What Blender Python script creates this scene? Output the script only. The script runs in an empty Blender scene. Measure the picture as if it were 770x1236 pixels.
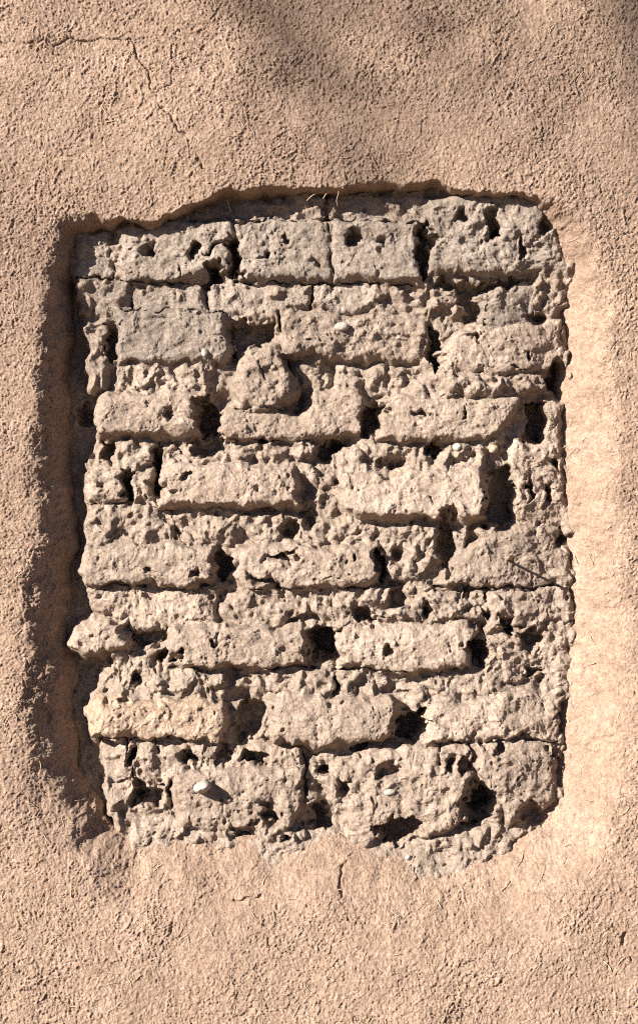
import bpy, math
import numpy as np
from mathutils import Vector

scene = bpy.context.scene
# ------------------------------------------------------------------ camera
S = 0.0022            # metres per traced unit (an adobe is about 165 units = 0.36 m long)
CX, CY = 385.0, 618.0  # middle of the picture in traced units
ZC = 1.75             # height of the picture's middle above the ground
CAMD = 6.0
cam = bpy.data.cameras.new('camera')
cam.sensor_fit = 'VERTICAL'
cam.sensor_height = 36.0
cam.lens = 36.0 * CAMD / (1236 * S)
cam.clip_end = 2000
camo = bpy.data.objects.new('camera', cam)
scene.collection.objects.link(camo)
camo.location = (0, -CAMD, ZC)
camo.rotation_euler = (math.radians(90), 0, 0)
scene.camera = camo
# ------------------------------------------------------------------ sky and sun
SUN = Vector((1.22, 1.0, -0.68)).normalized()     # the way the light travels
elev = math.asin(-SUN.z)
w = bpy.data.worlds.new('World'); scene.world = w; w.use_nodes = True
nt = w.node_tree
sky = nt.nodes.new('ShaderNodeTexSky'); sky.sky_type = 'NISHITA'; sky.sun_disc = False
sky.sun_elevation = elev
sky.sun_rotation = math.atan2(-SUN.x, -SUN.y)
sky.altitude = 2100; sky.air_density = 0.35; sky.dust_density = 0.3
nt.links.new(sky.outputs[0], nt.nodes['Background'].inputs[0])
nt.nodes['Background'].inputs[1].default_value = 0.05
sl = bpy.data.lights.new('sun', 'SUN'); sl.energy = 5.0; sl.angle = math.radians(0.5); sl.color = (1, 0.94, 0.86)
so = bpy.data.objects.new('sun', sl); scene.collection.objects.link(so)
so.rotation_euler = SUN.to_track_quat('-Z', 'Y').to_euler(); so.location = (-8, -7, 7)
vs = scene.view_settings
vs.view_transform = 'Standard'; vs.look = 'None'; vs.gamma = 1; vs.use_curve_mapping = False
vs.exposure = 1.56
scene.render.engine = 'CYCLES'
scene.cycles.use_denoising = False
scene.cycles.filter_width = 1.15
scene.cycles.sample_clamp_indirect = 3.0

# ------------------------------------------------------------------ numpy noise
def rng(seed): return np.random.default_rng(seed)
def perlin(x, y, seed):
    N = 256
    g = rng(seed).uniform(0, 2*np.pi, (N, N)).astype(np.float32)
    gx, gy = np.cos(g), np.sin(g)
    xi = np.floor(x).astype(np.int32); yi = np.floor(y).astype(np.int32)
    fx = (x-xi).astype(np.float32); fy = (y-yi).astype(np.float32)
    u = fx*fx*fx*(fx*(fx*6-15)+10); v = fy*fy*fy*(fy*(fy*6-15)+10)
    def c(dx, dy):
        a = (xi+dx) % N; b = (yi+dy) % N
        return gx[a, b]*(fx-dx)+gy[a, b]*(fy-dy)
    return ((c(0, 0)*(1-u)+c(1, 0)*u)*(1-v)+(c(0, 1)*(1-u)+c(1, 1)*u)*v)*1.5
def fbm(x, y, sc, octv=3, seed=0, gain=0.5):
    r = 0; a = 1.0
    for o in range(octv):
        r = r+a*perlin(x/sc+17.3*o, y/sc+5.1*o, seed+o*31); a *= gain; sc *= 0.5
    return r
def perlin3(x, y, z, seed):
    N = 64
    L = rng(seed).uniform(-1, 1, (N, N, N)).astype(np.float32)
    xi = np.floor(x).astype(np.int32); yi = np.floor(y).astype(np.int32); zi = np.floor(z).astype(np.int32)
    fx = (x-xi).astype(np.float32); fy = (y-yi).astype(np.float32); fz = (z-zi).astype(np.float32)
    fx = fx*fx*(3-2*fx); fy = fy*fy*(3-2*fy); fz = fz*fz*(3-2*fz)
    xi %= N; yi %= N; zi %= N; xj = (xi+1) % N; yj = (yi+1) % N; zj = (zi+1) % N
    a = (L[xi, yi, zi]*(1-fx)+L[xj, yi, zi]*fx)*(1-fy)+(L[xi, yj, zi]*(1-fx)+L[xj, yj, zi]*fx)*fy
    b = (L[xi, yi, zj]*(1-fx)+L[xj, yi, zj]*fx)*(1-fy)+(L[xi, yj, zj]*(1-fx)+L[xj, yj, zj]*fx)*fy
    return a*(1-fz)+b*fz
def worley(x, y, sc, seed):
    N = 128
    R = rng(seed); px = R.uniform(0, 1, (N, N)).astype(np.float32); py = R.uniform(0, 1, (N, N)).astype(np.float32)
    x = x/sc; y = y/sc
    xi = np.floor(x).astype(np.int32); yi = np.floor(y).astype(np.int32)
    f1 = np.full(x.shape, 9, np.float32); f2 = f1.copy()
    for i in (-1, 0, 1):
        for j in (-1, 0, 1):
            a = xi+i; b = yi+j
            d = np.sqrt((a+px[a % N, b % N]-x)**2+(b+py[a % N, b % N]-y)**2)
            m = d < f1
            f2 = np.where(m, f1, np.minimum(f2, d)); f1 = np.where(m, d, f1)
    return f1, f2
def smooth(t): t = np.clip(t, 0, 1); return t*t*(3-2*t)
def poly_sd(pts, X, Y):
    """signed distance, positive inside"""
    d2 = np.full(X.shape, 1e12); ins = np.zeros(X.shape, bool)
    n = len(pts)
    for i in range(n):
        ax, ay = pts[i]; bx, by = pts[(i+1) % n]
        ex, ey = bx-ax, by-ay
        t = np.clip(((X-ax)*ex+(Y-ay)*ey)/(ex*ex+ey*ey+1e-9), 0, 1)
        d2 = np.minimum(d2, (X-ax-t*ex)**2+(Y-ay-t*ey)**2)
        if ay != by:
            ins ^= ((ay > Y) != (by > Y)) & (X < ex*(Y-ay)/(by-ay)+ax)
    d = np.sqrt(d2)
    return np.where(ins, d, -d)
def line_d(pts, X, Y):
    d2 = np.full(X.shape, 1e12)
    for (ax, ay), (bx, by) in zip(pts[:-1], pts[1:]):
        ex, ey = bx-ax, by-ay
        t = np.clip(((X-ax)*ex+(Y-ay)*ey)/(ex*ex+ey*ey+1e-9), 0, 1)
        d2 = np.minimum(d2, (X-ax-t*ex)**2+(Y-ay-t*ey)**2)
    return np.sqrt(d2)

# ------------------------------------------------------------------ materials
def mat_base(name):
    m = bpy.data.materials.new(name); m.use_nodes = True
    b = m.node_tree.nodes['Principled BSDF']
    b.inputs['Roughness'].default_value = 0.95
    b.inputs['Specular IOR Level'].default_value = 0.12
    return m, m.node_tree, b
def N(t, typ, **kw):
    n = t.nodes.new(typ)
    for k, v in kw.items():
        if k in n.inputs: n.inputs[k].default_value = v
        else: setattr(n, k, v)
    return n
def ramp(t, stops):
    r = t.nodes.new('ShaderNodeValToRGB')
    e = r.color_ramp.elements
    while len(e) < len(stops): e.new(0.5)
    for k, (p, c) in zip(e, stops): k.position = p; k.color = (*c, 1)
    return r
def noise(t, vec, sc, detail=4, rough=0.55):
    n = N(t, 'ShaderNodeTexNoise'); n.inputs['Scale'].default_value = sc
    n.inputs['Detail'].default_value = detail; n.inputs['Roughness'].default_value = rough
    t.links.new(vec, n.inputs['Vector']); return n
def mixc(t, a, b, fac, mode='MIX'):
    m = t.nodes.new('ShaderNodeMix'); m.data_type = 'RGBA'; m.blend_type = mode
    for sock, v in ((m.inputs[6], a), (m.inputs[7], b), (m.inputs[0], fac)):
        if hasattr(v, 'is_linked') or hasattr(v, 'links'): t.links.new(v, sock)
        elif isinstance(v, tuple): sock.default_value = (*v, 1)
        else: sock.default_value = v
    return m.outputs[2]
def earth(name, c0, c1, c2, fleck, objcol=False, bump=0.5):
    m, t, b = mat_base(name)
    pos = t.nodes.new('ShaderNodeNewGeometry').outputs['Position']
    n1 = noise(t, pos, 9, 5); n2 = noise(t, pos, 60, 4, 0.65); n3 = noise(t, pos, 330, 3, 0.6)
    r1 = ramp(t, [(0.3, c0), (0.52, c1), (0.72, c2)]); t.links.new(n1.outputs[0], r1.inputs[0])
    col = r1.outputs[0]
    if objcol:
        oi = t.nodes.new('ShaderNodeObjectInfo')
        col = mixc(t, col, oi.outputs['Color'], 1.0, 'MULTIPLY')
    r2 = ramp(t, [(0.3, (0.66, 0.63, 0.60)), (0.7, (1.27, 1.26, 1.25))]); t.links.new(n2.outputs[0], r2.inputs[0])
    col = mixc(t, col, r2.outputs[0], 0.8, 'MULTIPLY')
    n4 = noise(t, pos, 190, 2, 0.6); r4 = ramp(t, [(0.32, (0.78, 0.74, 0.71)), (0.68, (1.18, 1.18, 1.18))]); t.links.new(n4.outputs[0], r4.inputs[0])
    col = mixc(t, col, r4.outputs[0], 1.0, 'MULTIPLY')
    r3 = ramp(t, [(0.62, (0, 0, 0)), (0.72, (1, 1, 1))]); t.links.new(n3.outputs[0], r3.inputs[0])
    f = t.nodes.new('ShaderNodeMath'); f.operation = 'MULTIPLY'; f.inputs[1].default_value = 0.5
    t.links.new(r3.outputs[0], f.inputs[0])
    col = mixc(t, col, fleck, f.outputs[0])
    t.links.new(col, b.inputs['Base Color'])
    nb = noise(t, pos, 420, 4, 0.7)
    bp = t.nodes.new('ShaderNodeBump'); bp.inputs['Strength'].default_value = bump; bp.inputs['Distance'].default_value = 0.004
    t.links.new(nb.outputs[0], bp.inputs['Height']); t.links.new(bp.outputs[0], b.inputs['Normal'])
    return m
M_PLASTER = earth('straw_mud_plaster', (0.282, 0.200, 0.150), (0.317, 0.229, 0.174), (0.352, 0.259, 0.201), (0.45, 0.36, 0.285), bump=0.9)
M_BRICK = earth('adobe', (0.262, 0.218, 0.183), (0.302, 0.254, 0.216), (0.345, 0.294, 0.255), (0.44, 0.385, 0.34), objcol=True, bump=0.9)
M_MORTAR = earth('mud_mortar', (0.255, 0.203, 0.163), (0.295, 0.237, 0.193), (0.336, 0.273, 0.226), (0.43, 0.365, 0.31), bump=0.9)
M_GROUND = earth('dry_earth', (0.15, 0.105, 0.07), (0.175, 0.125, 0.083), (0.20, 0.146, 0.098), (0.25, 0.2, 0.15))
def plain(name, c, c2, sc=120, rough=0.8, bump=0.2, metal=0.0):
    m, t, b = mat_base(name)
    pos = t.nodes.new('ShaderNodeNewGeometry').outputs['Position']
    n = noise(t, pos, sc, 4); r = ramp(t, [(0.35, c), (0.68, c2)]); t.links.new(n.outputs[0], r.inputs[0])
    t.links.new(r.outputs[0], b.inputs['Base Color'])
    b.inputs['Roughness'].default_value = rough; b.inputs['Metallic'].default_value = metal
    bp = t.nodes.new('ShaderNodeBump'); bp.inputs['Strength'].default_value = bump; bp.inputs['Distance'].default_value = 0.002
    t.links.new(n.outputs[0], bp.inputs['Height']); t.links.new(bp.outputs[0], b.inputs['Normal'])
    return m
M_STONE = plain('pale_stone', (0.29, 0.25, 0.205), (0.42, 0.37, 0.315))
M_TAN = plain('tan_stone', (0.28, 0.21, 0.15), (0.38, 0.29, 0.21))
M_RUST = plain('rusty_iron', (0.035, 0.022, 0.015), (0.09, 0.05, 0.03), 300, 0.8, 0.5, 0.3)
M_STRAW = plain('straw', (0.36, 0.27, 0.175), (0.50, 0.39, 0.27), 60)
M_BARK = plain('bark', (0.10, 0.075, 0.055), (0.2, 0.16, 0.12), 20)

# ------------------------------------------------------------------ helpers
C = scene.collection
def to_world(x, y, h):
    return np.stack([(x-CX)*S, -h*S, ZC+(CY-y)*S], -1).astype(np.float32)
def mesh_obj(name, co, quads, m, parent=None, tris=None, smooth_shade=True):
    me = bpy.data.meshes.new(name)
    co = np.asarray(co, np.float32)
    loops = []; starts = []; tot = 0
    q = np.asarray(quads, np.int32).reshape(-1, 4) if quads is not None and len(quads) else np.zeros((0, 4), np.int32)
    tr = np.asarray(tris, np.int32).reshape(-1, 3) if tris is not None and len(tris) else np.zeros((0, 3), np.int32)
    lv = np.concatenate([q.ravel(), tr.ravel()])
    ls = np.concatenate([np.arange(len(q))*4, len(q)*4+np.arange(len(tr))*3]).astype(np.int32)
    me.vertices.add(len(co)); me.vertices.foreach_set('co', co.ravel())
    me.loops.add(len(lv)); me.loops.foreach_set('vertex_index', lv)
    me.polygons.add(len(ls)); me.polygons.foreach_set('loop_start', ls)
    if smooth_shade: me.polygons.foreach_set('use_smooth', np.ones(len(ls), bool))
    me.update(calc_edges=True); me.validate()
    me.materials.append(m)
    o = bpy.data.objects.new(name, me); C.objects.link(o)
    if parent: o.parent = parent
    return o
def grid_part(name, P, cellmask, m, parent, back, cx=None, cy=None):
    """the chosen cells of a grid of points, closed with a skirt that runs back into the wall"""
    ny, nx = P.shape[:2]
    cm = cellmask
    i, j = np.nonzero(cm)
    a = i*nx+j; q = np.stack([a, a+nx, a+nx+1, a+1], -1)
    # boundary edges of the cell set
    pad = np.zeros((cm.shape[0]+2, cm.shape[1]+2), bool); pad[1:-1, 1:-1] = cm
    up = ~pad[:-2, 1:-1][i, j]; dn = ~pad[2:, 1:-1][i, j]; lf = ~pad[1:-1, :-2][i, j]; rt = ~pad[1:-1, 2:][i, j]
    e = np.concatenate([np.stack([q[up, 3], q[up, 0]], -1), np.stack([q[dn, 1], q[dn, 2]], -1),
                        np.stack([q[lf, 0], q[lf, 1]], -1), np.stack([q[rt, 2], q[rt, 3]], -1)])
    used, inv = np.unique(q, return_inverse=True); q = inv.reshape(-1, 4)
    co = P.reshape(-1, 3)[used]
    bv = np.unique(e); eb = np.searchsorted(used, e); k = np.searchsorted(bv, e)+len(co)
    bc = P.reshape(-1, 3)[bv].copy()
    mid = co.mean(0)
    bc[:, 0] += (mid[0]-bc[:, 0])*0.03; bc[:, 2] += (mid[2]-bc[:, 2])*0.03
    bc[:, 1] = back
    sk = np.stack([eb[:, 1], eb[:, 0], k[:, 0], k[:, 1]], -1)
    return mesh_obj(name, np.concatenate([co, bc]), np.concatenate([q, sk]), m, parent)
def empty(name, loc=(0, 0, 0)):
    o = bpy.data.objects.new(name, None); C.objects.link(o); o.location = loc; return o
def tag(o, label, cat, group=None):
    o['label'] = label; o['category'] = cat
    if group: o['group'] = group
    return o

# ------------------------------------------------------------------ ground
gx = np.concatenate([[-400, -80, -20], np.linspace(-6, 6, 60), [20, 80, 400]])
gy = np.concatenate([[-400, -80, -25], np.linspace(-10, 1, 60), [20, 80, 400]])
GX, GY = np.meshgrid(gx, gy)
GZ = 0.02*fbm(GX, GY, 1.3, 3, 5)*(np.abs(GX) < 7)*(np.abs(GY) < 11)
nn = GX.shape[1]; ii, jj = np.meshgrid(np.arange(GX.shape[0]-1), np.arange(nn-1), indexing='ij')
a = (ii*nn+jj).ravel()
ground = mesh_obj('ground', np.stack([GX, GY, GZ], -1).reshape(-1, 3), np.stack([a, a+1, a+nn+1, a+nn], -1), M_GROUND)
ground['kind'] = 'structure'

# ------------------------------------------------------------------ the wall
wall = empty('adobe_wall', (0, 0, 0))
tag(wall, 'tan mud plastered adobe wall with a patch of bare weathered bricks', 'wall')

# outline where the plaster stops: x, y, width of the rolled edge, drop at the edge
OUT = [(91,284,22,52),(112,270,12,44),(135,270,10,42),(149,263,10,42),(164,271,10,40),(182,278,10,38),(196,266,10,40),(228,248,10,42),(271,235,11,44),
 (327,231,12,44),(400,229,12,44),(450,228,12,44),(487,226,12,44),(521,223,12,42),(545,230,12,40),(573,236,12,38),(611,239,12,38),(632,233,12,38),(645,240,14,34),
 (656,258,20,32),(672,280,28,32),(688,318,36,30),(690,372,42,30),(686,420,44,32),(681,470,46,34),(679,540,46,32),(682,600,46,30),(690,650,46,28),(693,700,46,28),
 (692,760,48,28),(688,815,50,30),(680,865,54,32),(678,915,60,34),(668,955,66,38),(650,985,70,42),(625,1012,72,40),(590,1038,72,34),(545,1046,70,30),(500,1034,70,30),
 (455,1022,70,34),(410,1010,70,36),(370,1010,70,34),(335,1024,70,28),(312,1010,70,30),(270,1012,70,32),(215,1012,66,34),(170,1018,60,34),(153,1007,55,44),
 (126,994,50,54),(108,966,48,60),(95,930,46,64),(88,866,46,66),(86,808,46,66),(74,747,34,64),(80,700,38,66),(90,655,46,66),(80,600,36,66),(78,547,34,66),
 (76,466,32,66),(78,402,30,64),(79,337,26,58)]
CRACKS = [([(-40,52),(0,47),(35,47),(62,46),(85,45),(100,47),(118,43),(135,42),(152,40),(158,45),(166,66),(176,82),(182,100),(187,116),(200,132),(214,150),(226,168),(236,186),(246,204)], 2.2, 9),
 ([(186,104),(196,104),(204,96),(210,84)], 1.5, 6), ([(158,45),(172,38),(190,36)], 1.2, 5), ([(176,84),(186,76),(192,70)], 1.2, 5), ([(140,68),(150,64),(160,62)], 1.2, 5), ([(214,150),(206,164),(203,180)], 1.2, 5), ([(62,46),(64,56),(70,64)], 1.3, 5), ([(20,24),(34,26),(44,24)], 1.0, 4),
 ([(314,1005),(320,1020),(324,1032)], 2.2, 10), ([(288,1077),(302,1076),(311,1075),(320,1070)], 2.6, 9),
 ([(412,1038),(413,1046),(412,1058),(413,1070)], 2.4, 9), ([(742,1116),(745,1126),(748,1140)], 2.6, 10),
 ([(634,1064),(660,1072),(688,1083),(712,1100),(738,1112)], 1.1, 5), ([(212,1094),(214,1104),(213,1112)], 2.4, 8),
 ([(722,1136),(722,1160)], 1.8, 7), ([(455,20),(470,30),(478,44)], 1.0, 4)]

OUT = [(x, y, w_*1.1 if x > 640 and y > 380 else w_*1.1 if y > 1001 else w_*1.3 if x < 100 and y > 690 else w_*0.42 if y < 275 and 120 < x < 650 else w_, d_+28*min(1, max(0, (y-235)/190)) if x > 640 and y < 1001 else d_+13 if y > 1001 else d_) for x, y, w_, d_ in OUT]
def macro(X, Y):                                                 # the wall leans back and bellies as a whole
    return 0.00017*np.clip(Y-420, 0, 900)**2-0.00028*np.clip(300-Y, 0, 600)**2+6*fbm(X, Y, 260, 2, 40)
def plaster_height(X, Y, fine):
    n = len(OUT)
    best = np.full(X.shape, 1e12); wd = np.zeros(X.shape); dr = np.zeros(X.shape); pw = np.zeros(X.shape); ws = np.zeros(X.shape); ins = np.zeros(X.shape, bool)
    for i in range(n):
        ax, ay, aw, ad = OUT[i]; bx, by, bw, bd = OUT[(i+1) % n]
        ex, ey = bx-ax, by-ay
        t = np.clip(((X-ax)*ex+(Y-ay)*ey)/(ex*ex+ey*ey), 0, 1)
        d2 = (X-ax-t*ex)**2+(Y-ay-t*ey)**2
        best = np.minimum(best, d2)
        wt = math.hypot(ex, ey)/(d2+60)**2
        wd += wt*(aw+t*(bw-aw)); dr += wt*(ad+t*(bd-ad)); ws += wt
        pw += wt*(1.6 if (ax > 640 and ay > 240) or ay > 1001 else 2.2)
        if ay != by: ins ^= ((ay > Y) != (by > Y)) & (X < ex*(Y-ay)/(by-ay)+ax)
    wd /= ws; dr /= ws; pw /= ws
    sd = np.where(ins, -1, 1)*np.sqrt(best)                     # + outside the bare patch
    sd = sd+4.0*fbm(X, Y, 26, 3, 91)+5.0*fbm(X, Y, 70, 1, 92)*smooth((300-X)/100)
    t = np.clip(sd/(wd*1.35*(1+0.3*fbm(X, Y, 110, 2, 94))), 0, 1)
    H = -dr*(1-t)**pw
    H = H+4.5*fbm(X, Y, 24, 2, 93)*smooth((150-X)/80)*smooth((Y-280)/60)*smooth((930-Y)/70)*smooth((0.9-t)/0.4)
    H = np.where(sd < 0, -dr+sd*np.where((X > 560) | (Y > 985), 1.2, 5), H)
    H += macro(X, Y)+3.4*fbm(X+0.5*Y, Y-0.3*X, 90, 1, 41)+0.7*fbm(X, Y, 34, 1, 42)
    if fine is not None:                                         # the rolled lip on the right and below was smoothed by hand
        H = H+fine*(1-0.38*smooth((1-t)*1.8)*np.clip(smooth((X-560)/80)*smooth((Y-240)/120)+0.4*smooth((Y-960)/50), 0, 1))
    for pts, wdt, dep in CRACKS:
        x0 = min(p[0] for p in pts)-12; x1 = max(p[0] for p in pts)+12; y0 = min(p[1] for p in pts)-12; y1 = max(p[1] for p in pts)+12
        m = (X > x0) & (X < x1) & (Y > y0) & (Y < y1)
        if not m.any(): continue
        xs, ys = X[m], Y[m]
        d = line_d(pts, xs+4.5*fbm(xs, ys, 18, 3, 61), ys+4.5*fbm(xs, ys, 18, 3, 62))
        wv = 0.68*wdt*(0.65+0.7*np.clip(perlin(xs/11, ys/11, 63)+0.4, 0, 1))
        H[m] -= 0.48*dep*np.clip(1-(d/wv)**2, 0, 1)*smooth(0.95+1.3*perlin(xs/16, ys/16, 64))
    return H, sd, dr

def stamps(shape, step, count, seed, lens, wids, amps, bias=None):
    """raised short straw-like strokes, pressed into the mud"""
    R = rng(seed); A = np.zeros(shape, np.float32)
    sprites = []
    for k in range(160):
        L = R.uniform(*lens)/step; W = R.uniform(*wids)/step; ang = R.uniform(0, np.pi) if R.random() < 0.45 else R.normal(np.pi*0.36, 0.42)
        curv = R.normal(0, 0.03)
        r = int(L/2+W+2); yy, xx = np.mgrid[-r:r+1, -r:r+1].astype(np.float32)
        u = xx*np.cos(ang)-yy*np.sin(ang); v = xx*np.sin(ang)+yy*np.cos(ang)
        v = v+curv*u*u
        du = np.maximum(np.abs(u)-L/2, 0)
        s = np.clip(1-(v*v+du*du)/(W*W), 0, 1)
        sprites.append((r, np.sqrt(s).astype(np.float32)))
    xs = R.integers(0, shape[1], count); ys = R.integers(0, shape[0], count); ks = R.integers(0, len(sprites), count); am = R.uniform(*amps, count)
    for x, y, k, a_ in zip(xs, ys, ks, am):
        r, s = sprites[k]
        y0, y1, x0, x1 = max(0, y-r), min(shape[0], y+r+1), max(0, x-r), min(shape[1], x+r+1)
        v = A[y0:y1, x0:x1]; np.maximum(v, a_*s[y0-y+r:y1-y+r, x0-x+r:x1-x+r], out=v)
    return A

# non-uniform grid: fine where the photograph looks, coarser beyond
ST = 1.0
fx = np.arange(-45, 816, ST); fy = np.arange(-45, 1282, ST)
def spread(a0, dirn, end):
    out = []; st = 2.0; p = a0
    while abs(p-a0) < end: p += dirn*st; out.append(p); st = min(st*1.25, 22)
    return out
xs = np.array(sorted(spread(fx[0], -1, 900)))
xs = np.concatenate([xs, fx, np.array(spread(fx[-1], 1, 900))])
bot = CY+ZC/S+14
ysl = [p for p in spread(fy[-1], 1, 400) if p < bot-4]+[bot]
ys = np.concatenate([np.array(sorted(spread(fy[0], -1, 560))), fy, np.array(ysl)])
PX, PY = np.meshgrid(xs, ys)
ox = len(spread(fx[0], -1, 900)); oy = len(spread(fy[0], -1, 560))
shp = (len(fy), len(fx))
FX, FY = PX[oy:oy+shp[0], ox:ox+shp[1]], PY[oy:oy+shp[0], ox:ox+shp[1]]
fib = stamps(shp, ST, 115000, 7, (1.5, 6.0), (0.7, 1.15), (0.2, 2.1))
fib = fib+stamps(shp, ST, 3200, 8, (9, 20), (0.8, 1.3), (1.0, 3.0))*0.6
grain = 0.6*fbm(FX, FY, 4.5, 2, 70, 0.9)+0.3*fbm(FX, FY, 18, 2, 73)+0.5*rng(5).normal(0, 1, FX.shape)
f1, f2 = worley(FX+3*perlin(FX/9, FY/9, 3), FY+3*perlin(FX/9, FY/9, 4), 4.6, 12)
grain += 0.4*(0.5-f1)
R = rng(99)
for k in range(600):                                             # small pock marks
    r = R.uniform(0.9, 2.3); x = R.uniform(0, shp[1]); y = R.uniform(0, shp[0])
    ri = int(r*1.6+2); y0, y1, x0, x1 = max(0, int(y)-ri), min(shp[0], int(y)+ri), max(0, int(x)-ri), min(shp[1], int(x)+ri)
    if y1 <= y0 or x1 <= x0: continue
    yy, xx = np.mgrid[y0:y1, x0:x1]
    grain[y0:y1, x0:x1] -= r*1.2*np.clip(1-(((xx-x)/r)**2+((yy-y)/(r*1.3))**2), 0, 1)
fine = np.zeros(PX.shape)
fine[oy:oy+shp[0], ox:ox+shp[1]] = (fib+grain)*(0.9+0.3*fbm(FX, FY, 120, 2, 77))
PH, PSD, _ = plaster_height(PX, PY, fine)
def lateral(x, y, h, seed, a1=3.0, a2=1.4):
    dx = a1*perlin3(x/22, y/22, h/22, seed)+a2*perlin3(x/8, y/8, h/8, seed+1)
    dy = a1*perlin3(x/22, y/22, h/22, seed+2)+a2*perlin3(x/8, y/8, h/8, seed+3)
    return x+dx, y+dy
lx, ly = lateral(PX, PY, PH, 300, 2.0, 0.5)
edge = (PX > xs[0]) & (PX < xs[-1]) & (PY > ys[0]) & (PY < ys[-1])
lx = np.where(edge, lx, PX); ly = np.where(edge, ly, PY)
P = to_world(lx, ly, PH)
keep = PSD > -np.where((PX > 560) | (PY > 985), 3.5, 9)
cm = keep[:-1, :-1] & keep[1:, :-1] & keep[:-1, 1:] & keep[1:, 1:]
plaster = grid_part('plaster_coat', P, cm, M_PLASTER, wall, 0.30)

# ------------------------------------------------------------------ bare bricks: traced outlines, heights against the plaster face
# kind: b brick, l mortar lump ; (kind, height, edge radius, outline[, tint])
F = []
def B(h, pts, r=11, tint=(1, 1, 1), kind='b', tilt=(0, 0), rough=1.0): F.append((kind, (h+5 if h > -32 else h) if kind == 'b' else h-3, r, pts, tint, tilt, rough))
def L(h, pts, r=12, rough=1.5): B(h, pts, r, kind='l', rough=rough)
def rect(x0, y0, x1, y1): return [(x0, y0), (x1, y0), (x1, y1), (x0, y1)]
G = (0.97, 0.96, 0.95); W = (1.08, 1.02, 0.97); O = (1.10, 0.98, 0.87)
# mud that still binds whole groups of bricks together
for hh, pp in ((-27, [(472,482),(535,432),(560,405),(670,385),(682,445),(660,476),(626,500),(600,530),(480,532)]), (-31, [(144,377),(270,380),(262,478),(244,520),(127,520),(137,478)]),
               (-33, [(290,618),(455,622),(458,706),(290,706)]), (-34, [(584,640),(690,640),(690,820),(585,815)]), (-33, [(142,795),(275,802),(275,884),(122,880)]),
               (-32, [(326,808),(470,806),(475,886),(332,886)]), (-32, [(512,812),(680,830),(676,980),(600,985),(572,925),(512,888)]), (-33, [(142,892),(365,897),(366,985),(212,990),(206,925),(145,930)]),
               (-32, [(415,540),(584,540),(584,620),(415,620)]), (-33, [(404,715),(580,712),(565,800),(404,800)]), (-33, [(110,612),(290,616),(262,700),(108,700)]), (-33, [(385,905),(560,897),(562,985),(520,1000),(440,1000)])):
    L(hh-3, pp, 14, 1.5)
# course at the very top, under the lip
B(-45, [(200,250),(280,232),(281,268),(205,268)], 8, G, rough=1.6)
B(-43, [(282,240),(398,232),(398,267),(282,268)], 10, G, rough=1.5)
B(-41, [(400,232),(515,232),(513,268),(400,267)], 10, G, rough=1.3)
B(-30, [(517,240),(560,237),(640,236),(655,255),(676,290),(690,330),(600,333),(517,329)], 12, G, rough=1.6)
# first full course
B(-37, rect(92,276,136,335), 10, G)
L(-52, [(137,280),(143,280),(143,332),(137,332)], 5)
B(-31, [(145,275),(160,266),(181,274),(196,266),(283,266),(283,322),(262,330),(217,340),(146,339)], 10, G)
B(-30, rect(286,265,398,338), 8, G)
B(-29, rect(398,266,505,338), 8, G)
# thin course
L(-36, [(94,338),(112,336),(118,350),(108,377),(95,378)], 8)
B(-37, [(117,338),(156,338),(155,376),(113,378)], 9, G, rough=1.7)
B(-37, [(158,340),(249,346),(250,377),(158,372)], 6, G, rough=0.8)
B(-36, [(251,342),(375,342),(375,373),(335,379),(252,377)], 8, G)
B(-37, [(377,340),(458,342),(456,372),(430,377),(377,375)], 8, G)
B(-55, [(459,340),(520,345),(520,378),(459,380)], 9, G, rough=1.5)
L(-48, [(500,325),(525,332),(528,352),(500,350)], 8)
L(-46, [(531,336),(548,334),(547,358),(531,359)], 6)
B(-50, [(523,362),(556,360),(556,384),(523,386)], 9, G, rough=1.4)
B(-31, [(579,360),(588,346),(640,346),(650,362),(646,392),(580,395)], 10, G, rough=1.3)
L(-27, [(641,345),(660,336),(688,331),(690,374),(662,378),(643,370)], 9)
# second full course
L(-33, [(99,392),(112,383),(128,386),(126,430),(131,470),(112,470),(106,430)], 9)
B(-26, [(139,370),(270,377),(273,433),(270,437),(145,439)], 9, G)
B(-30, [(338,388),(346,380),(420,379),(520,383),(519,436),(410,434),(339,429)], 10, W, tilt=(-0.09, 0), rough=1.6)
L(-50, [(522,390),(540,390),(538,402),(522,410)], 7)
B(-25, [(532,428),(552,405),(600,393),(664,380),(678,386),(681,442),(655,449),(533,450)], 10, W)
L(-26, [(677,392),(688,390),(690,438),(680,440)], 6)
# bedding and third course
L(-33, [(149,440),(250,440),(258,478),(140,480)], 10, 2.0)
B(-22, [(120,488),(130,478),(246,474),(248,505),(240,525),(160,529),(118,522)], 12, W)
L(-9, [(280,460),(290,435),(303,421),(327,413),(340,424),(353,445),(359,470),(352,493),(318,500),(284,494)], 24, 0.9)
L(-38, [(361,436),(403,434),(404,470),(380,474),(364,466)], 9)
L(-36, [(407,438),(430,438),(428,472),(406,472)], 9)
L(-42, [(436,438),(513,436),(514,468),(470,474),(440,480)], 10, 2.0)
B(-27, [(262,503),(280,486),(300,496),(345,499),(362,502),(376,492),(379,473),(430,471),(438,480),(438,526),(340,531),(262,530)], 10, W)
L(-20, [(530,450),(650,450),(663,458),(660,476),(620,478),(528,480)], 9, 1.8)
B(-24, [(461,482),(480,476),(560,478),(629,477),(622,500),(602,530),(540,534),(455,532)], 12, W)
B(-28, [(653,482),(682,478),(681,534),(654,534)], 9, W, rough=1.5)
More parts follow.
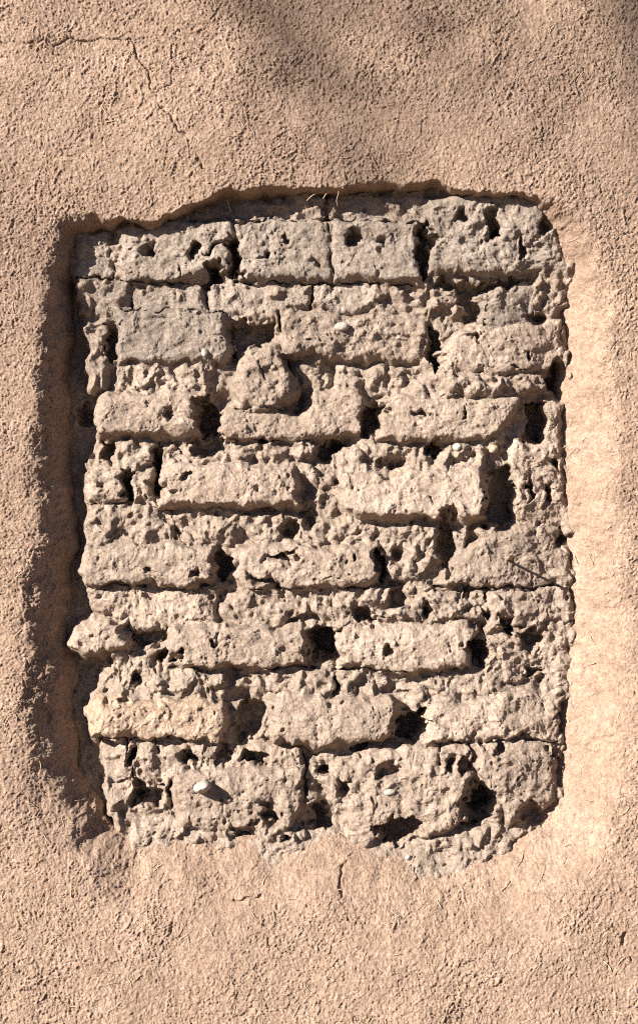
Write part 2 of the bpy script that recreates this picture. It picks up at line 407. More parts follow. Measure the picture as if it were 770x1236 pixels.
# fourth course with its bedding
L(-38, [(117,545),(124,543),(134,562),(128,575),(112,570)], 8)
B(-33, [(98,570),(115,562),(145,557),(154,570),(153,604),(138,609),(105,606)], 12, W, rough=1.2)
L(-33, [(139,531),(188,531),(189,558),(160,566),(139,560)], 9)
L(-33, [(157,566),(188,564),(188,604),(156,606)], 9)
L(-40, [(193,532),(214,530),(226,548),(275,552),(278,530),(340,531),(376,530),(378,566),(362,570),(192,572)], 10, 2.0)
B(-20, [(190,572),(215,560),(357,565),(361,580),(360,611),(190,609)], 11, W)
L(-42, [(382,534),(410,552),(410,622),(368,622),(366,600),(380,570)], 9, 1.9)
L(-32, [(413,548),(440,533),(520,536),(586,538),(586,574),(414,576)], 10, 2.0)
B(-14, [(414,568),(582,566),(586,590),(584,624),(430,625),(414,612)], 11, W)
B(-30, [(616,532),(650,530),(682,532),(684,600),(688,632),(640,640),(618,636)], 10, W, rough=1.5)
# fifth course
L(-34, [(105,608),(152,606),(154,656),(106,656)], 10)
L(-33, [(157,607),(192,612),(205,632),(218,656),(157,657)], 10)
L(-33, [(204,613),(250,614),(294,614),(292,660),(240,660),(222,656)], 10)
B(-22, [(101,672),(108,657),(182,657),(262,660),(262,698),(240,706),(104,704)], 12, W)
L(-40, [(294,624),(340,626),(378,624),(456,626),(457,664),(290,664)], 11, 2.0)
B(-23, [(288,662),(320,655),(380,660),(456,660),(458,700),(440,709),(300,711),(289,700)], 12, W)
L(-33, [(459,640),(478,628),(520,626),(531,630),(530,680),(500,700),(478,700),(460,690)], 11, 1.8)
L(-30, [(545,648),(555,628),(566,628),(564,650),(560,672),(546,676)], 8)
B(-27, [(528,690),(545,672),(580,650),(600,640),(625,632),(688,636),(692,706),(620,709),(529,703)], 11, W, rough=1.3)
# sixth course
B(-34, [(108,710),(150,708),(262,708),(266,740),(262,752),(204,755),(175,755),(150,745),(122,738)], 12, W, rough=1.6)
B(-24, [(87,772),(96,760),(118,748),(152,750),(155,784),(110,786),(92,782)], 13, W)
L(-36, [(266,720),(285,708),(377,708),(376,740),(340,752),(290,752),(268,744)], 11)
B(-21, [(207,754),(290,752),(374,760),(376,775),(366,800),(320,803),(225,802),(208,790)], 12, W)
L(-47, [(378,712),(398,712),(400,760),(380,762)], 8)
L(-30, [(397,730),(402,712),(460,708),(530,708),(586,710),(588,750),(402,758)], 10, 2.0)
B(-23, [(401,754),(560,752),(568,766),(564,800),(520,806),(440,806),(402,798)], 12, W)
B(-31, [(583,708),(690,706),(692,752),(640,758),(583,760)], 10, W, rough=1.7)
B(-33, [(583,764),(640,758),(690,755),(690,818),(600,822),(582,812)], 11, W, rough=1.8)
# seventh course with its bedding
L(-33, [(152,800),(190,786),(250,806),(280,812),(280,842),(150,842),(138,830)], 12, 2.1)
B(-23, [(112,856),(120,843),(150,836),(276,842),(278,870),(266,892),(180,886),(118,884)], 14, O, rough=1.2)
L(-31, [(322,806),(346,802),(350,826),(326,832)], 11)
L(-33, [(350,804),(407,802),(406,840),(340,842)], 11)
L(-33, [(410,804),(466,802),(468,840),(410,842)], 10)
B(-20, [(323,842),(340,832),(470,840),(479,852),(476,876),(460,890),(390,897),(330,888)], 14, W)
L(-33, [(500,822),(520,808),(562,808),(566,838),(505,844)], 11)
L(-33, [(568,808),(584,797),(604,802),(604,826),(590,836),(570,832)], 11)
B(-26, [(508,852),(530,842),(565,845),(590,832),(676,828),(682,850),(676,890),(510,891)], 11, W, rough=1.3)
# lowest courses
B(-36, [(137,886),(200,887),(240,888),(276,898),(300,896),(330,892),(366,900),(364,922),(210,922),(206,970),(140,972)], 11, W, rough=1.8)
B(-28, [(207,922),(300,920),(368,922),(372,950),(360,985),(330,1002),(215,990)], 12, W, rough=1.3)
L(-32, [(160,985),(170,975),(215,978),(300,988),(370,1000),(372,1020),(300,1018),(160,1026)], 12)
B(-30, [(380,935),(410,908),(440,898),(470,900),(508,893),(560,893),(566,930),(560,985),(520,1004),(440,1006),(415,980),(390,955)], 13, W, rough=1.7)
B(-27, [(566,893),(676,893),(678,930),(668,960),(640,985),(612,988),(596,955),(580,935)], 12, W, rough=1.3)
L(-36, [(500,1005),(540,990),(600,985),(650,990),(640,1015),(600,1042),(540,1052),(490,1040)], 14)
L(-38, [(372,1000),(420,1004),(440,1010),(500,1020),(500,1045),(400,1030),(350,1026)], 12)

# hollows: (floor depth, outline or (cx,cy,rx,ry[,angle]))
H_ = [(-100,[(243,482),(258,484),(260,526),(244,528)]),(-71,[(262,520),(272,528),(271,548),(236,550),(222,540),(240,532)]),(-80,[(440,486),(460,486),(456,512),(444,530),(438,528)]),
 (-88,[(633,490),(655,488),(654,528),(632,528)]),(-80,(675,458,8,15)),(-73,[(591,560),(612,556),(616,590),(616,632),(602,640),(588,636)]),
 (-80,[(264,670),(278,672),(282,686),(266,702)]),(-122,[(377,764),(400,764),(401,790),(378,790)]),(-86,[(568,776),(580,774),(580,798),(567,800)]),
 (-76,[(282,850),(300,838),(320,846),(322,880),(310,892),(282,894)]),(-100,[(481,862),(506,852),(508,878),(496,888),(480,886)]),(-76,[(366,962),(380,955),(402,985),(412,1002),(370,1002)]),
 (-120,(577,962,9,10)),(-71,[(552,985),(566,950),(596,956),(598,978),(570,994),(548,998)]),(-71,[(432,990),(470,978),(515,976),(508,996),(495,1018),(455,1016)]),
 (-86,(171,954,6,9)),(-72,[(162,930),(172,936),(206,948),(206,970),(166,972)]),(-60,[(204,925),(212,930),(208,962),(202,958)]),
 (-62,(182,304,9,10)),(-58,[(240,306),(262,294),(283,288),(270,302),(252,312)]),(-84,[(250,326),(263,322),(264,340),(252,348)]),(-78,[(280,290),(286,292),(286,338),(281,336)]),
 (-60,(232,302,7,10)),(-62,(425,286,13,11)),(-50,(461,293,9,8,0.7)),(-58,(596,274,9,22)),(-48,(556,260,8,7)),(-50,(524,292,14,8)),(-52,(655,275,8,10)),(-46,(632,300,4,14,0.3)),(-56,(650,382,16,7)),
 (-76,[(507,270),(514,268),(514,336),(506,340)]),(-68,[(272,380),(336,384),(337,412),(300,420),(276,436)]),(-80,[(521,392),(529,392),(528,446),(520,450)]),(-74,[(520,338),(556,340),(600,337),(640,338),(630,344),(586,346),(578,356),(578,398),(558,396),(552,352)]),
 (-78,[(129,392),(138,390),(138,436),(132,436)]),(-104,(102,500,8,12)),(-74,[(122,532),(137,530),(137,562),(126,550)]),(-90,[(150,566),(156,570),(156,606),(153,606)]),(-92,[(188,540),(192,548),(190,606),(187,600)]),
 (-44,[(362,470),(377,476),(374,492),(362,500),(352,498)]),(-60,(318,534,8,7)),(-76,(407,539,7,6)),(-66,[(382,536),(420,532),(414,552),(396,560),(384,552)]),(-58,(472,564,17,17)),(-76,(523,545,7,6)),
 (-54,(596,282,6,8)),(-62,[(218,640),(210,620),(200,612),(206,612),(222,650)]),(-60,(352,640,13,13)),(-66,(374,626,10,8)),(-54,(337,672,16,6)),(-46,(358,668,6,5)),(-54,(320,700,20,6,-0.4)),(-44,(424,672,5,4)),
 (-80,[(457,664),(461,668),(464,692),(458,700)]),(-46,(477,674,9,10)),(-74,(538,655,7,22)),(-56,(676,650,12,11)),(-52,(480,720,11,12)),(-56,[(420,732),(430,728),(470,745),(455,756),(425,750)]),(-58,(515,738,8,12)),
 (-54,(560,712,10,7)),(-50,(583,738,6,10)),(-60,(640,770,16,14,0.6)),(-56,(612,755,6,18,0.4)),(-54,[(155,756),(200,762),(206,752),(206,780),(155,782)]),(-58,(199,790,8,9)),(-54,(215,794,7,6)),(-56,(168,816,9,7)),
 (-54,(407,824,4,12)),(-46,(468,782,8,6)),(-58,(436,900,10,10)),(-60,(388,925,12,9)),(-52,(470,926,16,12)),(-48,(414,946,10,8)),(-56,(326,978,11,15)),(-64,(297,998,14,11)),(-50,(344,1007,5,5)),(-56,(638,975,18,12,-0.5)),
 (-56,(678,868,8,20)),(-46,(670,920,7,22)),(-50,(540,918,6,14)),(-48,(558,920,7,12)),(-52,(600,900,7,6)),(-60,(232,912,14,8)),(-54,(270,905,8,14)),(-58,(310,912,20,7)),(-64,(162,908,5,12,-0.4)),
 (-40,(150,845,10,5)),(-44,(240,690,9,5)),(-42,(185,688,8,5)),(-40,(226,575,6,6)),(-38,(470,500,8,6)),(-44,(505,500,10,5)),(-38,(560,500,4,9)),(-42,(205,500,4,7)),(-40,(345,290,7,5)),(-44,(318,310,5,4)),(-40,(383,318,10,4,-0.7)),
 (-52,(220,785,4,4)),(-42,(260,770,5,4)),(-50,(640,812,10,5)),(-58,(660,600,5,12)),(-56,(640,590,4,14)),(-54,(672,560,8,7)),(-56,(636,425,4,6)),(-44,(572,410,9,5)),(-58,(690,425,3,20))]
# fine joints still showing between bricks
J_ = [([(286,340),(360,341),(398,340),(470,341),(505,342)],1.6,12),([(145,339),(200,341),(250,344)],1.6,12),([(158,341),(158,374)],1.4,14),([(250,346),(250,376)],1.6,16),([(376,342),(376,376)],1.8,18),
 ([(397,234),(397,300),(400,338)],1.3,8),([(216,300),(217,338)],1.2,6),([(136,280),(137,334)],1.5,12),([(90,336),(136,336)],1.4,10),([(145,374),(215,374),(270,378)],1.5,12),([(336,378),(338,416),(352,446),(358,472)],2.4,24),
 ([(262,531),(330,531),(380,530)],1.2,7),([(190,532),(190,570)],1.6,14),([(120,885),(180,885),(240,887)],1.4,12),([(520,891),(600,892),(672,892)],1.4,12),([(529,706),(600,708),(675,708)],1.6,12),([(275,711),(340,710),(440,710)],1.4,9),
 ([(401,712),(404,756)],1.2,8),([(586,712),(582,760)],1.6,10),([(566,752),(690,752)],1.1,6),([(104,706),(180,708),(262,707)],1.6,10),([(517,600),(520,610),(518,624)],1.4,10),
 ([(360,500),(310,490),(284,492)],1.3,8),([(315,440),(320,455),(326,470)],1.1,6),([(154,886),(160,910),(168,940)],1.6,14),([(192,887),(196,915)],1.4,10),([(366,902),(370,940),(374,960)],2.0,18),([(528,892),(530,915)],1.6,12),
 ([(400,806),(470,806),(500,808)],1.4,9),([(207,803),(300,806),(370,803)],1.4,9),([(142,610),(145,654)],1.3,8),([(105,608),(150,608)],1.4,9),([(400,230),(400,266)],1.5,10),([(205,268),(284,268),(400,266),(510,269)],2.2,15),([(580,440),(640,446)],1.2,6)]

GS = 1.0
bx = np.arange(58, 708, GS); by = np.arange(212, 1068, GS)
X, Y = np.meshgrid(bx, by)
def blur(a, n=1):
    for _ in range(n):
        b = np.pad(a, 1, mode='edge'); b = (b[:-2]+2*b[1:-1]+b[2:])/4; a = (b[:, :-2]+2*b[:, 1:-1]+b[:, 2:])/4
    return a
er = 1+0.5*smooth((Y-600)/120)
wx = X+4.5*er*fbm(X, Y, 22, 3, 500)+1.0*perlin(X/5, Y/5, 510); wy = Y+3.6*er*fbm(X, Y, 22, 3, 520)+1.0*perlin(X/5, Y/5, 530)
vx = X+6.5*fbm(X, Y, 16, 3, 501); vy = Y+6.5*fbm(X, Y, 16, 3, 521)     # ragged outlines for the hollows
und = fbm(X, Y, 44, 2, 540); med = fbm(X, Y, 17, 3, 550, 0.6)
c1, c2 = worley(wx, wy, 19, 570); lump = np.clip(1.0-c1*1.25, -0.3, 1)
c3, c4 = worley(wx, wy, 6.5, 580); small = 0.55-c3
_, nsd, ndr = plaster_height(X, Y, None)
Hm = -50+6*und+7*med+5*lump+11*smooth(0.5+1.4*fbm(X, Y, 52, 2, 545))
xl = np.interp(Y, [280,330,340,400,470,520,545,570,620,660,700,740,800,840,885,960,1000,1030], [80,82,96,99,117,118,112,97,103,101,104,118,135,112,126,128,146,150])
Hm = Hm+(-70+4*und+3*med-Hm)*smooth((xl+4+7*med-X)/7)+5*smooth((X-600)/60)
# on the right and below, the mud laps onto the bricks
lap = smooth((X-560)/60)*smooth((Y-290)/40)+smooth((Y-955)/30)*smooth((X-125)/25)
lapH = -ndr+14+3*med-0.45*np.clip(-nsd, 0, 60)+4*und
Hm = np.where(lap > 0.02, np.maximum(Hm, lapH-40*(1-np.clip(lap, 0, 1))), Hm)
lab = np.full(X.shape, -1, np.int32)
amp = np.full(X.shape, 1.1)
def smax(a, b, k): 
    h = np.clip(0.5+0.5*(b-a)/k, 0, 1); return a*(1-h)+b*h+k*h*(1-h)
for k, (kind, h, r, pts, tint, tilt, rough) in enumerate(F):
    px_, py_ = np.array(pts, float).T
    x0, x1, y0, y1 = [int(v) for v in (max(px_.min()-16-bx[0], 0), px_.max()+16-bx[0], max(py_.min()-16-by[0], 0), py_.max()+16-by[0])]
    sl_ = (slice(y0, min(y1, X.shape[0])), slice(x0, min(x1, X.shape[1])))
    R = rng(1000+k)
    sd = poly_sd(pts, wx[sl_], wy[sl_])-0.5
    rr = np.clip(r*(0.9+0.6*und[sl_]+0.5*med[sl_]), 4, 30)
    t = np.clip(sd/rr, 0, 1)
    drop = 0.95*rr
    top = h+tilt[0]*(X[sl_]-px_.mean())+tilt[1]*(Y[sl_]-py_.mean())+R.normal(0, 0.03)*(X[sl_]-px_.mean())+R.normal(0.03, 0.05)*(Y[sl_]-py_.mean())
    if kind == 'b': top = top+2.6*und[sl_]*rough+2.1*rough*med[sl_]+1.3*rough*lump[sl_]
    else: top = top+4*und[sl_]+4.2*rough*med[sl_]+4.6*rough*lump[sl_]
    hb = top-drop*(1-np.sqrt(np.clip(1-(1-t)**2, 0, 1)))+np.where(sd < 0, sd*4.0, 0)
    cur = Hm[sl_]
    m = (hb > cur) & (sd > -9)
    Hm[sl_] = np.where(sd > -12, smax(cur, hb, 4.0), cur)
    lab[sl_] = np.where(m, k, lab[sl_]); amp[sl_] = np.where(m, 0.55+0.4*rough, amp[sl_])
R = rng(88); base_ = blur(Hm, 10)                               # crumbs and nodules of mud washed into the joints
for k in range(520):
    x, y = R.uniform(90, 690), R.uniform(255, 1035); r = 3.0+min(R.pareto(2.5)*3, 8); e_ = R.uniform(0.7, 1.3)
    if y < 600 and R.random() < 0.45: continue
    if x < np.interp(y, [280, 470, 700, 800, 1000], [84, 122, 108, 140, 152]): continue
    i, j = int(y-by[0]), int(x-bx[0])
    if base_[i, j] > -30: continue
    ri = int(r*1.5+2); sl_ = (slice(max(i-ri, 0), i+ri), slice(max(j-ri, 0), j+ri))
    q = ((vx[sl_]-x)/r)**2+((vy[sl_]-y)/(r*e_))**2
    hb = base_[i, j]-2+1.05*r*np.sqrt(np.clip(1-q, 0, 1))
    Hm[sl_] = np.where(q < 1, np.maximum(Hm[sl_], hb), Hm[sl_])
Hm = blur(Hm, 3)
Hm = -40+(Hm+40)*1.14
for dep, sh in H_:
    if isinstance(sh, list):
        pa = np.array(sh, float); x0, y0 = pa.min(0); x1, y1 = pa.max(0)
    else: x0, x1, y0, y1 = sh[0]-max(sh[2:4]), sh[0]+max(sh[2:4]), sh[1]-max(sh[2:4]), sh[1]+max(sh[2:4])
    sl_ = (slice(max(int(y0-28-by[0]), 0), int(y1+28-by[0])), slice(max(int(x0-28-bx[0]), 0), int(x1+28-bx[0])))
    xx, yy = vx[sl_], vy[sl_]
    if isinstance(sh, list):
        mc = pa.mean(0); kk = 0.60 if mc[1] > 940 else 0.84
        sd = poly_sd([tuple(mc+(p-mc)*kk) for p in pa], xx, yy); rad = 7.0
    else:
        an = sh[4] if len(sh) > 4 else 0
        u = (xx-sh[0])*math.cos(an)-(yy-sh[1])*math.sin(an); v = (xx-sh[0])*math.sin(an)+(yy-sh[1])*math.cos(an)
        q = np.sqrt((u/sh[2])**2+(v/sh[3])**2); rad = min(sh[2], sh[3]); sd = (1-q)*rad
    if dep < -70:
        fl = dep+4*med[sl_]+np.where(sd > 0, -0.3*sd, -sd*5.0)+np.clip(10-2*sd, 0, 30)
        Hm[sl_] = np.where(sd > -14, np.minimum(Hm[sl_], fl), Hm[sl_])
        lab[sl_] = np.where(sd > 1, -1, lab[sl_])
    else:                                                        # worn dents
        dd = np.clip(-dep-26, 8, 34)
        Hm[sl_] -= dd*smooth((sd+0.25*rad)/(1.05*rad))
for pts, wd_, dep in J_:
    x0 = min(p[0] for p in pts)-8; x1 = max(p[0] for p in pts)+8; y0 = min(p[1] for p in pts)-8; y1 = max(p[1] for p in pts)+8
    sl_ = (slice(max(int(y0-by[0]), 0), int(y1-by[0])), slice(max(int(x0-bx[0]), 0), int(x1-bx[0])))
    d = line_d(pts, X[sl_]+2.6*fbm(X[sl_], Y[sl_], 12, 2, 600), Y[sl_]+2.6*fbm(X[sl_], Y[sl_], 12, 2, 601))
    wv = wd_*(0.5+0.9*np.clip(perlin(X[sl_]/14, Y[sl_]/14, 602)+0.45, 0, 1.2))
    Hm[sl_] -= dep*np.clip(1-(d/wv)**2, 0, 1)*smooth(0.7+1.5*perlin(X[sl_]/19, Y[sl_]/19, 603))
# crumbly surface: grains, pocks
Hm += amp*(1.1*fbm(X, Y, 11, 2, 565)+0.8*fbm(X, Y, 4.4, 2, 560, 0.8)+0.22*rng(6).normal(0, 1, X.shape))
R = rng(4242)
npk = 4600
pr = 0.9+np.minimum(R.pareto(3.0, npk)*1.0, 2.8); pxx = R.uniform(0, X.shape[1], npk); pyy = R.uniform(0, X.shape[0], npk); pe = R.uniform(0.6, 1.6, npk); pa_ = R.uniform(0, np.pi, npk)
dens = fbm(pxx, pyy, 60, 2, 777)+0.25*(pyy-300)/400; sel = R.uniform(-0.55, 0.75, npk) < dens
pxx, pyy, pr, pe, pa_ = [q_[sel] for q_ in (pxx, pyy, pr, pe, pa_)]
for x, y, r, e_, an in zip(pxx, pyy, pr, pe, pa_):
    ri = int(r*1.8+2); y0, y1, x0, x1 = max(0, int(y)-ri), min(X.shape[0], int(y)+ri), max(0, int(x)-ri), min(X.shape[1], int(x)+ri)
    if y1 <= y0 or x1 <= x0: continue
    yy, xx = np.mgrid[y0:y1, x0:x1]
    u = (xx-x)*math.cos(an)-(yy-y)*math.sin(an); v = (xx-x)*math.sin(an)+(yy-y)*math.cos(an)
    q = (u/r)**2+(v/(r*e_))**2
    Hm[y0:y1, x0:x1] -= 1.7*r*np.clip(1-q, 0, 1)**0.6
npk = 7500
pr = 0.9+np.minimum(R.pareto(3.4, npk), 2.4); pxx = R.uniform(0, X.shape[1], npk); pyy = R.uniform(0, X.shape[0], npk)
for x, y, r in zip(pxx, pyy, pr):
    ri = int(r+2); y0, y1, x0, x1 = max(0, int(y)-ri), min(X.shape[0], int(y)+ri), max(0, int(x)-ri), min(X.shape[1], int(x)+ri)
    if y1 <= y0 or x1 <= x0: continue
    yy, xx = np.mgrid[y0:y1, x0:x1]
    Hm[y0:y1, x0:x1] += 0.8*r*np.clip(1-((xx-x)**2+(yy-y)**2)/(r*r), 0, 1)**0.5
Hm = Hm-22*smooth((X-590)/90)*smooth((Y-240)/160)-10*smooth((Y-930)/70)+macro(X, Y)
lx, ly = lateral(X, Y, Hm, 310, 4.0, 1.0)
# the bricks stand deeper than the plaster face: traced at that depth
KD = 1+35*S/CAMD
Pn = to_world(CX+(lx-CX)*KD, CY+(ly-CY)*KD, Hm)
cl = lab[:-1, :-1]
# cells wholly behind the plaster are not needed
vis = (nsd < 16)[:-1, :-1]
done = []
for k, f in enumerate(F):
    m = (cl == k) & vis
    if m.sum() < (60 if f[0] == 'b' else 300): continue
    done.append(k)
    o = grid_part('adobe_brick' if f[0] == 'b' else 'mortar_lump', Pn, m, M_BRICK if f[0] == 'b' else M_MORTAR, wall, 0.285)
    R = rng(2000+k); v = R.uniform(0.88, 1.09)
    o.color = (f[4][0]*v, f[4][1]*v, f[4][2]*v, 1)
isb = np.isin(cl, done)
grid_part('mud_mortar', Pn, ~isb & vis, M_MORTAR, wall, 0.285)
# body of the wall behind the facing
def box(name, lo, hi, m, parent=None):
    c = [(x, y, z) for z in (lo[2], hi[2]) for y in (lo[1], hi[1]) for x in (lo[0], hi[0])]
    return mesh_obj(name, c, [(0, 2, 3, 1), (4, 5, 7, 6), (0, 1, 5, 4), (2, 6, 7, 3), (1, 3, 7, 5), (0, 4, 6, 2)], m, parent, smooth_shade=False)
wx0, wx1 = (xs[0]-CX)*S, (xs[-1]-CX)*S
box('wall_body', (wx0*0.985, 0.29, -0.03), (wx1*0.985, 0.52, ZC+(CY-ys[0])*S-0.01), M_MORTAR, wall)

def height_at(x, y):
    return Hm[int(np.clip(y-by[0], 0, X.shape[0]-1)), int(np.clip(x-bx[0], 0, X.shape[1]-1))]

# ------------------------------------------------------------------ small stones, nail, straw
def pebble(name, x, y, rx, ry, rz, ang, m, seed, h=None, parent=None):
    n1, n2 = 18, 12
    th, ph = np.meshgrid(np.linspace(0, 2*np.pi, n1, endpoint=False), np.linspace(0.02, np.pi-0.02, n2))
    ux, uy, uz = np.sin(ph)*np.cos(th), np.sin(ph)*np.sin(th), np.cos(ph)
    k = 1+0.16*perlin3(ux*1.7+9, uy*1.7+9, uz*1.7+9, seed)+0.06*perlin3(ux*5+9, uy*5+9, uz*5+9, seed+1)
    a_, b_, c_ = ux*rx*k, uy*ry*k, uz*rz*k
    px_ = a_*math.cos(ang)+b_*math.sin(ang); py_ = -a_*math.sin(ang)+b_*math.cos(ang)
    h = height_at(x, y)+rz*0.35 if h is None else h
    co = to_world(CX+(x-CX)*KD+px_, CY+(y-CY)*KD+py_, h+c_).reshape(-1, 3)
    q = []
    for i in range(n2-1):
        for j in range(n1): q.append((i*n1+j, (i+1)*n1+j, (i+1)*n1+(j+1) % n1, i*n1+(j+1) % n1))
    org = co.mean(0)
    top = [tuple(range(n1))]; t1 = [(0, j, j+1) for j in range(1, n1-1)]; b0 = (n2-1)*n1; t2 = [(b0, b0+j+1, b0+j) for j in range(1, n1-1)]
    o = mesh_obj(name, co-org, q, m, parent, t1+t2); o.location = org
    return o
GRP = 'pebbles lodged in the bare brickwork'
tag(pebble('pebble', 412, 395, 9, 5.5, 7, 0.15, M_STONE, 11), 'white oval pebble stuck in the brick near the upper middle', 'pebble', GRP)
tag(pebble('pebble', 551, 540, 5.5, 5, 6, 0.2, M_STONE, 13), 'small round whitish pebble on the ledge left of the tan one', 'pebble', GRP)
tag(pebble('pebble', 595, 542, 6, 5, 6, 0.4, M_TAN, 15), 'round tan pebble lodged above the tall dark recess on the right', 'pebble', GRP)
tag(pebble('pebble', 248, 942, 11, 7, 17, 0.35, M_STONE, 17, height_at(248, 946)+8), 'pale flat stone jutting from the lower left brick with a long shadow', 'stone', GRP)
tag(pebble('pebble', 468, 949, 7, 4, 4, 0.2, M_STONE, 19), 'flat pale chip in the crumbled brick at lower middle', 'pebble', GRP)
tag(pebble('pebble', 248, 427, 4, 5, 4, 0.2, M_STONE, 21), 'tiny light pebble in the lower edge of an upper left brick', 'pebble', GRP)
tag(pebble('pebble', 490, 1026, 4, 3.4, 4, 0.2, M_STONE, 23), 'tiny white pebble at the bottom edge of the bare patch', 'pebble', GRP)

def tube(path, rad, sides=6):
    path = np.asarray(path, float); n = len(path)
    T = np.gradient(path, axis=0); T /= np.linalg.norm(T, axis=1)[:, None]+1e-9
    ref = np.array([0.31, 0.2, 0.93]); U = np.cross(T, ref); U /= np.linalg.norm(U, axis=1)[:, None]+1e-9; V = np.cross(T, U)
    rad = np.broadcast_to(np.asarray(rad, float), (n,))
    a_ = np.linspace(0, 2*np.pi, sides, endpoint=False)
    co = path[:, None]+rad[:, None, None]*(np.cos(a_)[None, :, None]*U[:, None]+np.sin(a_)[None, :, None]*V[:, None])
    q = [(i*sides+j, i*sides+(j+1) % sides, (i+1)*sides+(j+1) % sides, (i+1)*sides+j) for i in range(n-1) for j in range(sides)]
    t_ = [(0, j+1, j) for j in range(1, sides-1)]+[((n-1)*sides, (n-1)*sides+j, (n-1)*sides+j+1) for j in range(1, sides-1)]
    return co.reshape(-1, 3), q, t_
hn = height_at(611, 676)
base = to_world(np.array(CX+(611-CX)*KD), np.array(CY+(676-CY)*KD), np.array(hn))
nail = empty('nail', tuple(float(v) for v in base))
tag(nail, 'rusty iron nail sticking out of the bricks at right casting a long thin shadow', 'nail')
ln = 40*S; ddir = np.array([0.02, -1, 0.10]); ddir /= np.linalg.norm(ddir)
co, q, t_ = tube([-ddir*0.03, ddir*ln*0.5, ddir*ln], [0.0034, 0.0036, 0.0036], 8); mesh_obj('shaft', co, q, M_RUST, nail, t_)
co, q, t_ = tube([ddir*ln*0.995, ddir*(ln+0.001), ddir*(ln+0.003), ddir*(ln+0.004)], [0.005, 0.0076, 0.0076, 0.005], 10); mesh_obj('head', co, q, M_RUST, nail, t_)

# bits of bare straw in the plaster: far too many to count
R = rng(31); cos, qs, ts = [], [], []; off = 0
def plaster_at(x, y):
    return PH[int(np.clip(np.searchsorted(ys, y), 0, len(ys)-1)), int(np.clip(np.searchsorted(xs, x), 0, len(xs)-1))]
cnt = 0
while cnt < 420:
    x, y = R.uniform(-30, 800), R.uniform(-30, 1270)
    iy, ix = int(np.searchsorted(ys, y)), int(np.searchsorted(xs, x))
    if PSD[iy, ix] < 3: continue
    Ln = R.uniform(5, 17); an = R.uniform(0, np.pi) if R.random() < .6 else R.normal(1.1, .4); cv = R.normal(0, 0.35)
    pts = []
    for t in np.linspace(-0.5, 0.5, 5):
        a_ = an+cv*t*2; xx, yy = x+math.cos(an)*Ln*t+math.sin(an)*cv*Ln*t*t, y-math.sin(an)*Ln*t+math.cos(an)*cv*Ln*t*t
        pts.append((xx, yy, plaster_at(xx, yy)))
    pts = np.array(pts); fit = np.polyfit(np.arange(5), pts[:, 2], 1); pts[:, 2] = np.polyval(fit, np.arange(5))+R.uniform(0.3, 1.3)
    co, q, t_ = tube(to_world(pts[:, 0], pts[:, 1], pts[:, 2]), R.uniform(0.0006, 0.0013), 4)
    cos.append(co); qs += [tuple(v+off for v in f) for f in q]; ts += [tuple(v+off for v in f) for f in t_]; off += len(co); cnt += 1
st = mesh_obj('straw', np.concatenate(cos), qs, M_STRAW, wall, ts); st['kind'] = 'stuff'
# loose straws hanging out of the plaster lip
for k, pts in enumerate([[(392,226,-20),(386,230,-16),(380,232,-14),(374,236,-15),(370,240,-18)], [(404,224,-18),(398,228,-13),(393,233,-12),(390,238,-14)],
                         [(400,222,-14),(408,224,-10),(409,231,-10),(406,240,-13),(408,247,-18)], [(276,236,-26),(274,240,-20),(276,246,-20),(278,252,-22)]]):
    p = np.array(pts, float); tt = np.linspace(0, 1, len(p)); u = np.linspace(0, 1, 10)
    p = np.stack([np.interp(u, tt, p[:, i]) for i in range(3)], -1)
    co, q, t_ = tube(to_world(p[:, 0], p[:, 1], p[:, 2]), 0.0011, 5)
    mesh_obj('straw_stalk', co, q, M_STRAW, wall, t_)

# ------------------------------------------------------------------ bare tree behind the camera: its limbs shade the top of the wall softly
def wall_shadow(px, py, t):
    """the point, t metres before the wall, whose shadow falls on the traced spot"""
    x, z = (px-CX)*S, ZC+(CY-py)*S
    return np.array([x+SUN.x/SUN.y*-t, -t, z-SUN.z/SUN.y*t])
TD = 9.0
tree = empty('bare_tree')
def limb(path, r0, r1, n=14):
    p = np.array(path, float); tt = np.linspace(0, 1, len(p)); u = np.linspace(0, 1, n)
    q = np.stack([np.interp(u, tt, p[:, i]) for i in range(3)], -1)
    k = np.ones(3)/3
    for i in range(3): q[1:-1, i] = np.convolve(q[:, i], k, 'valid')
    return q, r1+(r0-r1)*(1-u)**2.8
foot = wall_shadow(-520, 300, TD); foot[2] = 0
crown = wall_shadow(-470, -40, TD); top_ = wall_shadow(-420, -500, TD+0.4)
tree.location = tuple(foot)
parts = [('trunk', limb([foot-[0, 0, 0.2], foot+[0.05, 0, 1.5], (foot+crown)/2+[0.1, 0.05, 0], crown, top_], 0.24, 0.07, 22))]
r_ = rng(12)
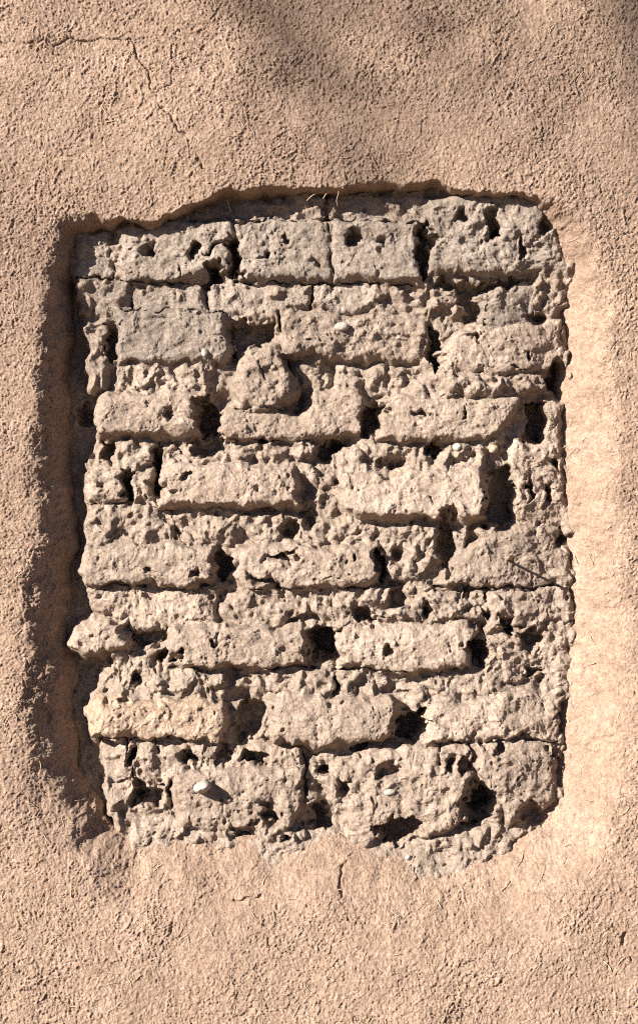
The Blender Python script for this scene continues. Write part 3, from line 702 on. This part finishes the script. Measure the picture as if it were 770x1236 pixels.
main = [([(-470,-40,TD),(-250,-150,TD),(0,-150,TD-.2),(200,-70,TD-.3),(330,30,TD-.3),(430,105,TD-.2),(530,190,TD)], 0.055, 0.003),
        ([(-455,-160,TD),(-200,-330,TD+.3),(150,-330,TD+.3),(450,-230,TD+.2),(640,-110,TD),(740,0,TD),(810,90,TD)], 0.06, 0.005),
        ([(200,-70,TD-.3),(300,-30,TD),(420,-10,TD+.2),(560,-40,TD+.3)], 0.016, 0.006),
        ([(230,-45,TD-.3),(330,60,TD-.5),(400,130,TD-.6),(440,190,TD-.7)], 0.015, 0.006),
        ([(280,-10,TD-.3),(390,40,TD),(470,120,TD+.2),(500,175,TD+.2)], 0.014, 0.005),
        ([(640,-110,TD),(720,-60,TD-.3),(830,-20,TD-.4)], 0.02, 0.008),
        ([(690,-60,TD),(750,20,TD-.3),(800,120,TD-.4)], 0.018, 0.006),
        ([(390,75,TD-.2),(480,110,TD),(580,140,TD+.2)], 0.012, 0.005),
        ([(-480,120,TD),(-330,130,TD),(-160,170,TD+.2),(20,260,TD+.3),(110,380,TD+.3)], 0.05, 0.004),
        ([(-490,240,TD),(-360,300,TD),(-200,330,TD+.2),(-60,430,TD+.3)], 0.04, 0.004),
        ([(-440,-300,TD+.2),(-700,-480,TD+.6),(-900,-560,TD+.8)], 0.09, 0.02),
        ([(-470,-60,TD),(-700,-160,TD-.6),(-950,-200,TD-1)], 0.09, 0.02)]
for pts, a0, a1 in main: parts.append(('limb', limb([wall_shadow(*p) for p in pts], a0, a1)))
for name, (q, rad) in parts:
    co, qq, t_ = tube(q-foot, rad, 9); o = mesh_obj(name, co, qq, M_BARK, tree, t_)
tw = []
for k in range(210):                                              # fine hanging twigs, thinning out downwards
    pts, a0, a1 = main[int(r_.choice([0, 1, 1, 1, 2, 2, 3, 5, 6, 6, 8, 9]))]; u = r_.uniform(0.25, 1.0)*(len(pts)-1.001); i = int(u)
    p = np.array(pts[i])+(u-i)*(np.array(pts[i+1])-np.array(pts[i])); an = r_.normal(0.75, 0.6); ln_ = r_.uniform(140, 420)
    q3 = [p]
    for j in range(3): q3.append(q3[-1]+np.array([math.cos(an)*ln_/3, math.sin(an)*ln_/3, r_.normal(0, .15)])); an += r_.normal(0, .3)
    q, rad = limb([wall_shadow(*v) for v in q3], r_.uniform(0.003, 0.0055), 0.002, 8); tw.append(tube(q-foot, rad, 5))
o_ = 0; tc, tq, tt_ = [], [], []
for co, qq, t_ in tw:
    tc.append(co); tq += [tuple(v+o_ for v in f) for f in qq]; tt_ += [tuple(v+o_ for v in f) for f in t_]; o_ += len(co)
mesh_obj('twigs', np.concatenate(tc), tq, M_BARK, tree, tt_)['kind'] = 'stuff'
for pts, a0, a1 in main[:2]+main[10:]:                            # twigs on the upper side of the big limbs
    b = np.array([wall_shadow(*p) for p in pts])
    for k in range(7):
        u = r_.uniform(0.05, 0.55)*(len(b)-1); i = int(u); p0 = b[i]+(u-i)*(b[i+1]-b[i])
        d0 = np.array([r_.normal(0, .5), r_.normal(0, .5), 1.0]); d0 /= np.linalg.norm(d0)
        p1 = p0+d0*r_.uniform(.4, .8); p2 = p1+(d0+r_.normal(0, .3, 3))*r_.uniform(.3, .6)
        q, rad = limb([p0, p1, p2], 0.025, 0.006, 8)
        co, qq, t_ = tube(q-foot, rad, 6); mesh_obj('twig', co, qq, M_BARK, tree, t_)
tag(tree, 'leafless tree standing in the yard in front of the wall', 'tree')
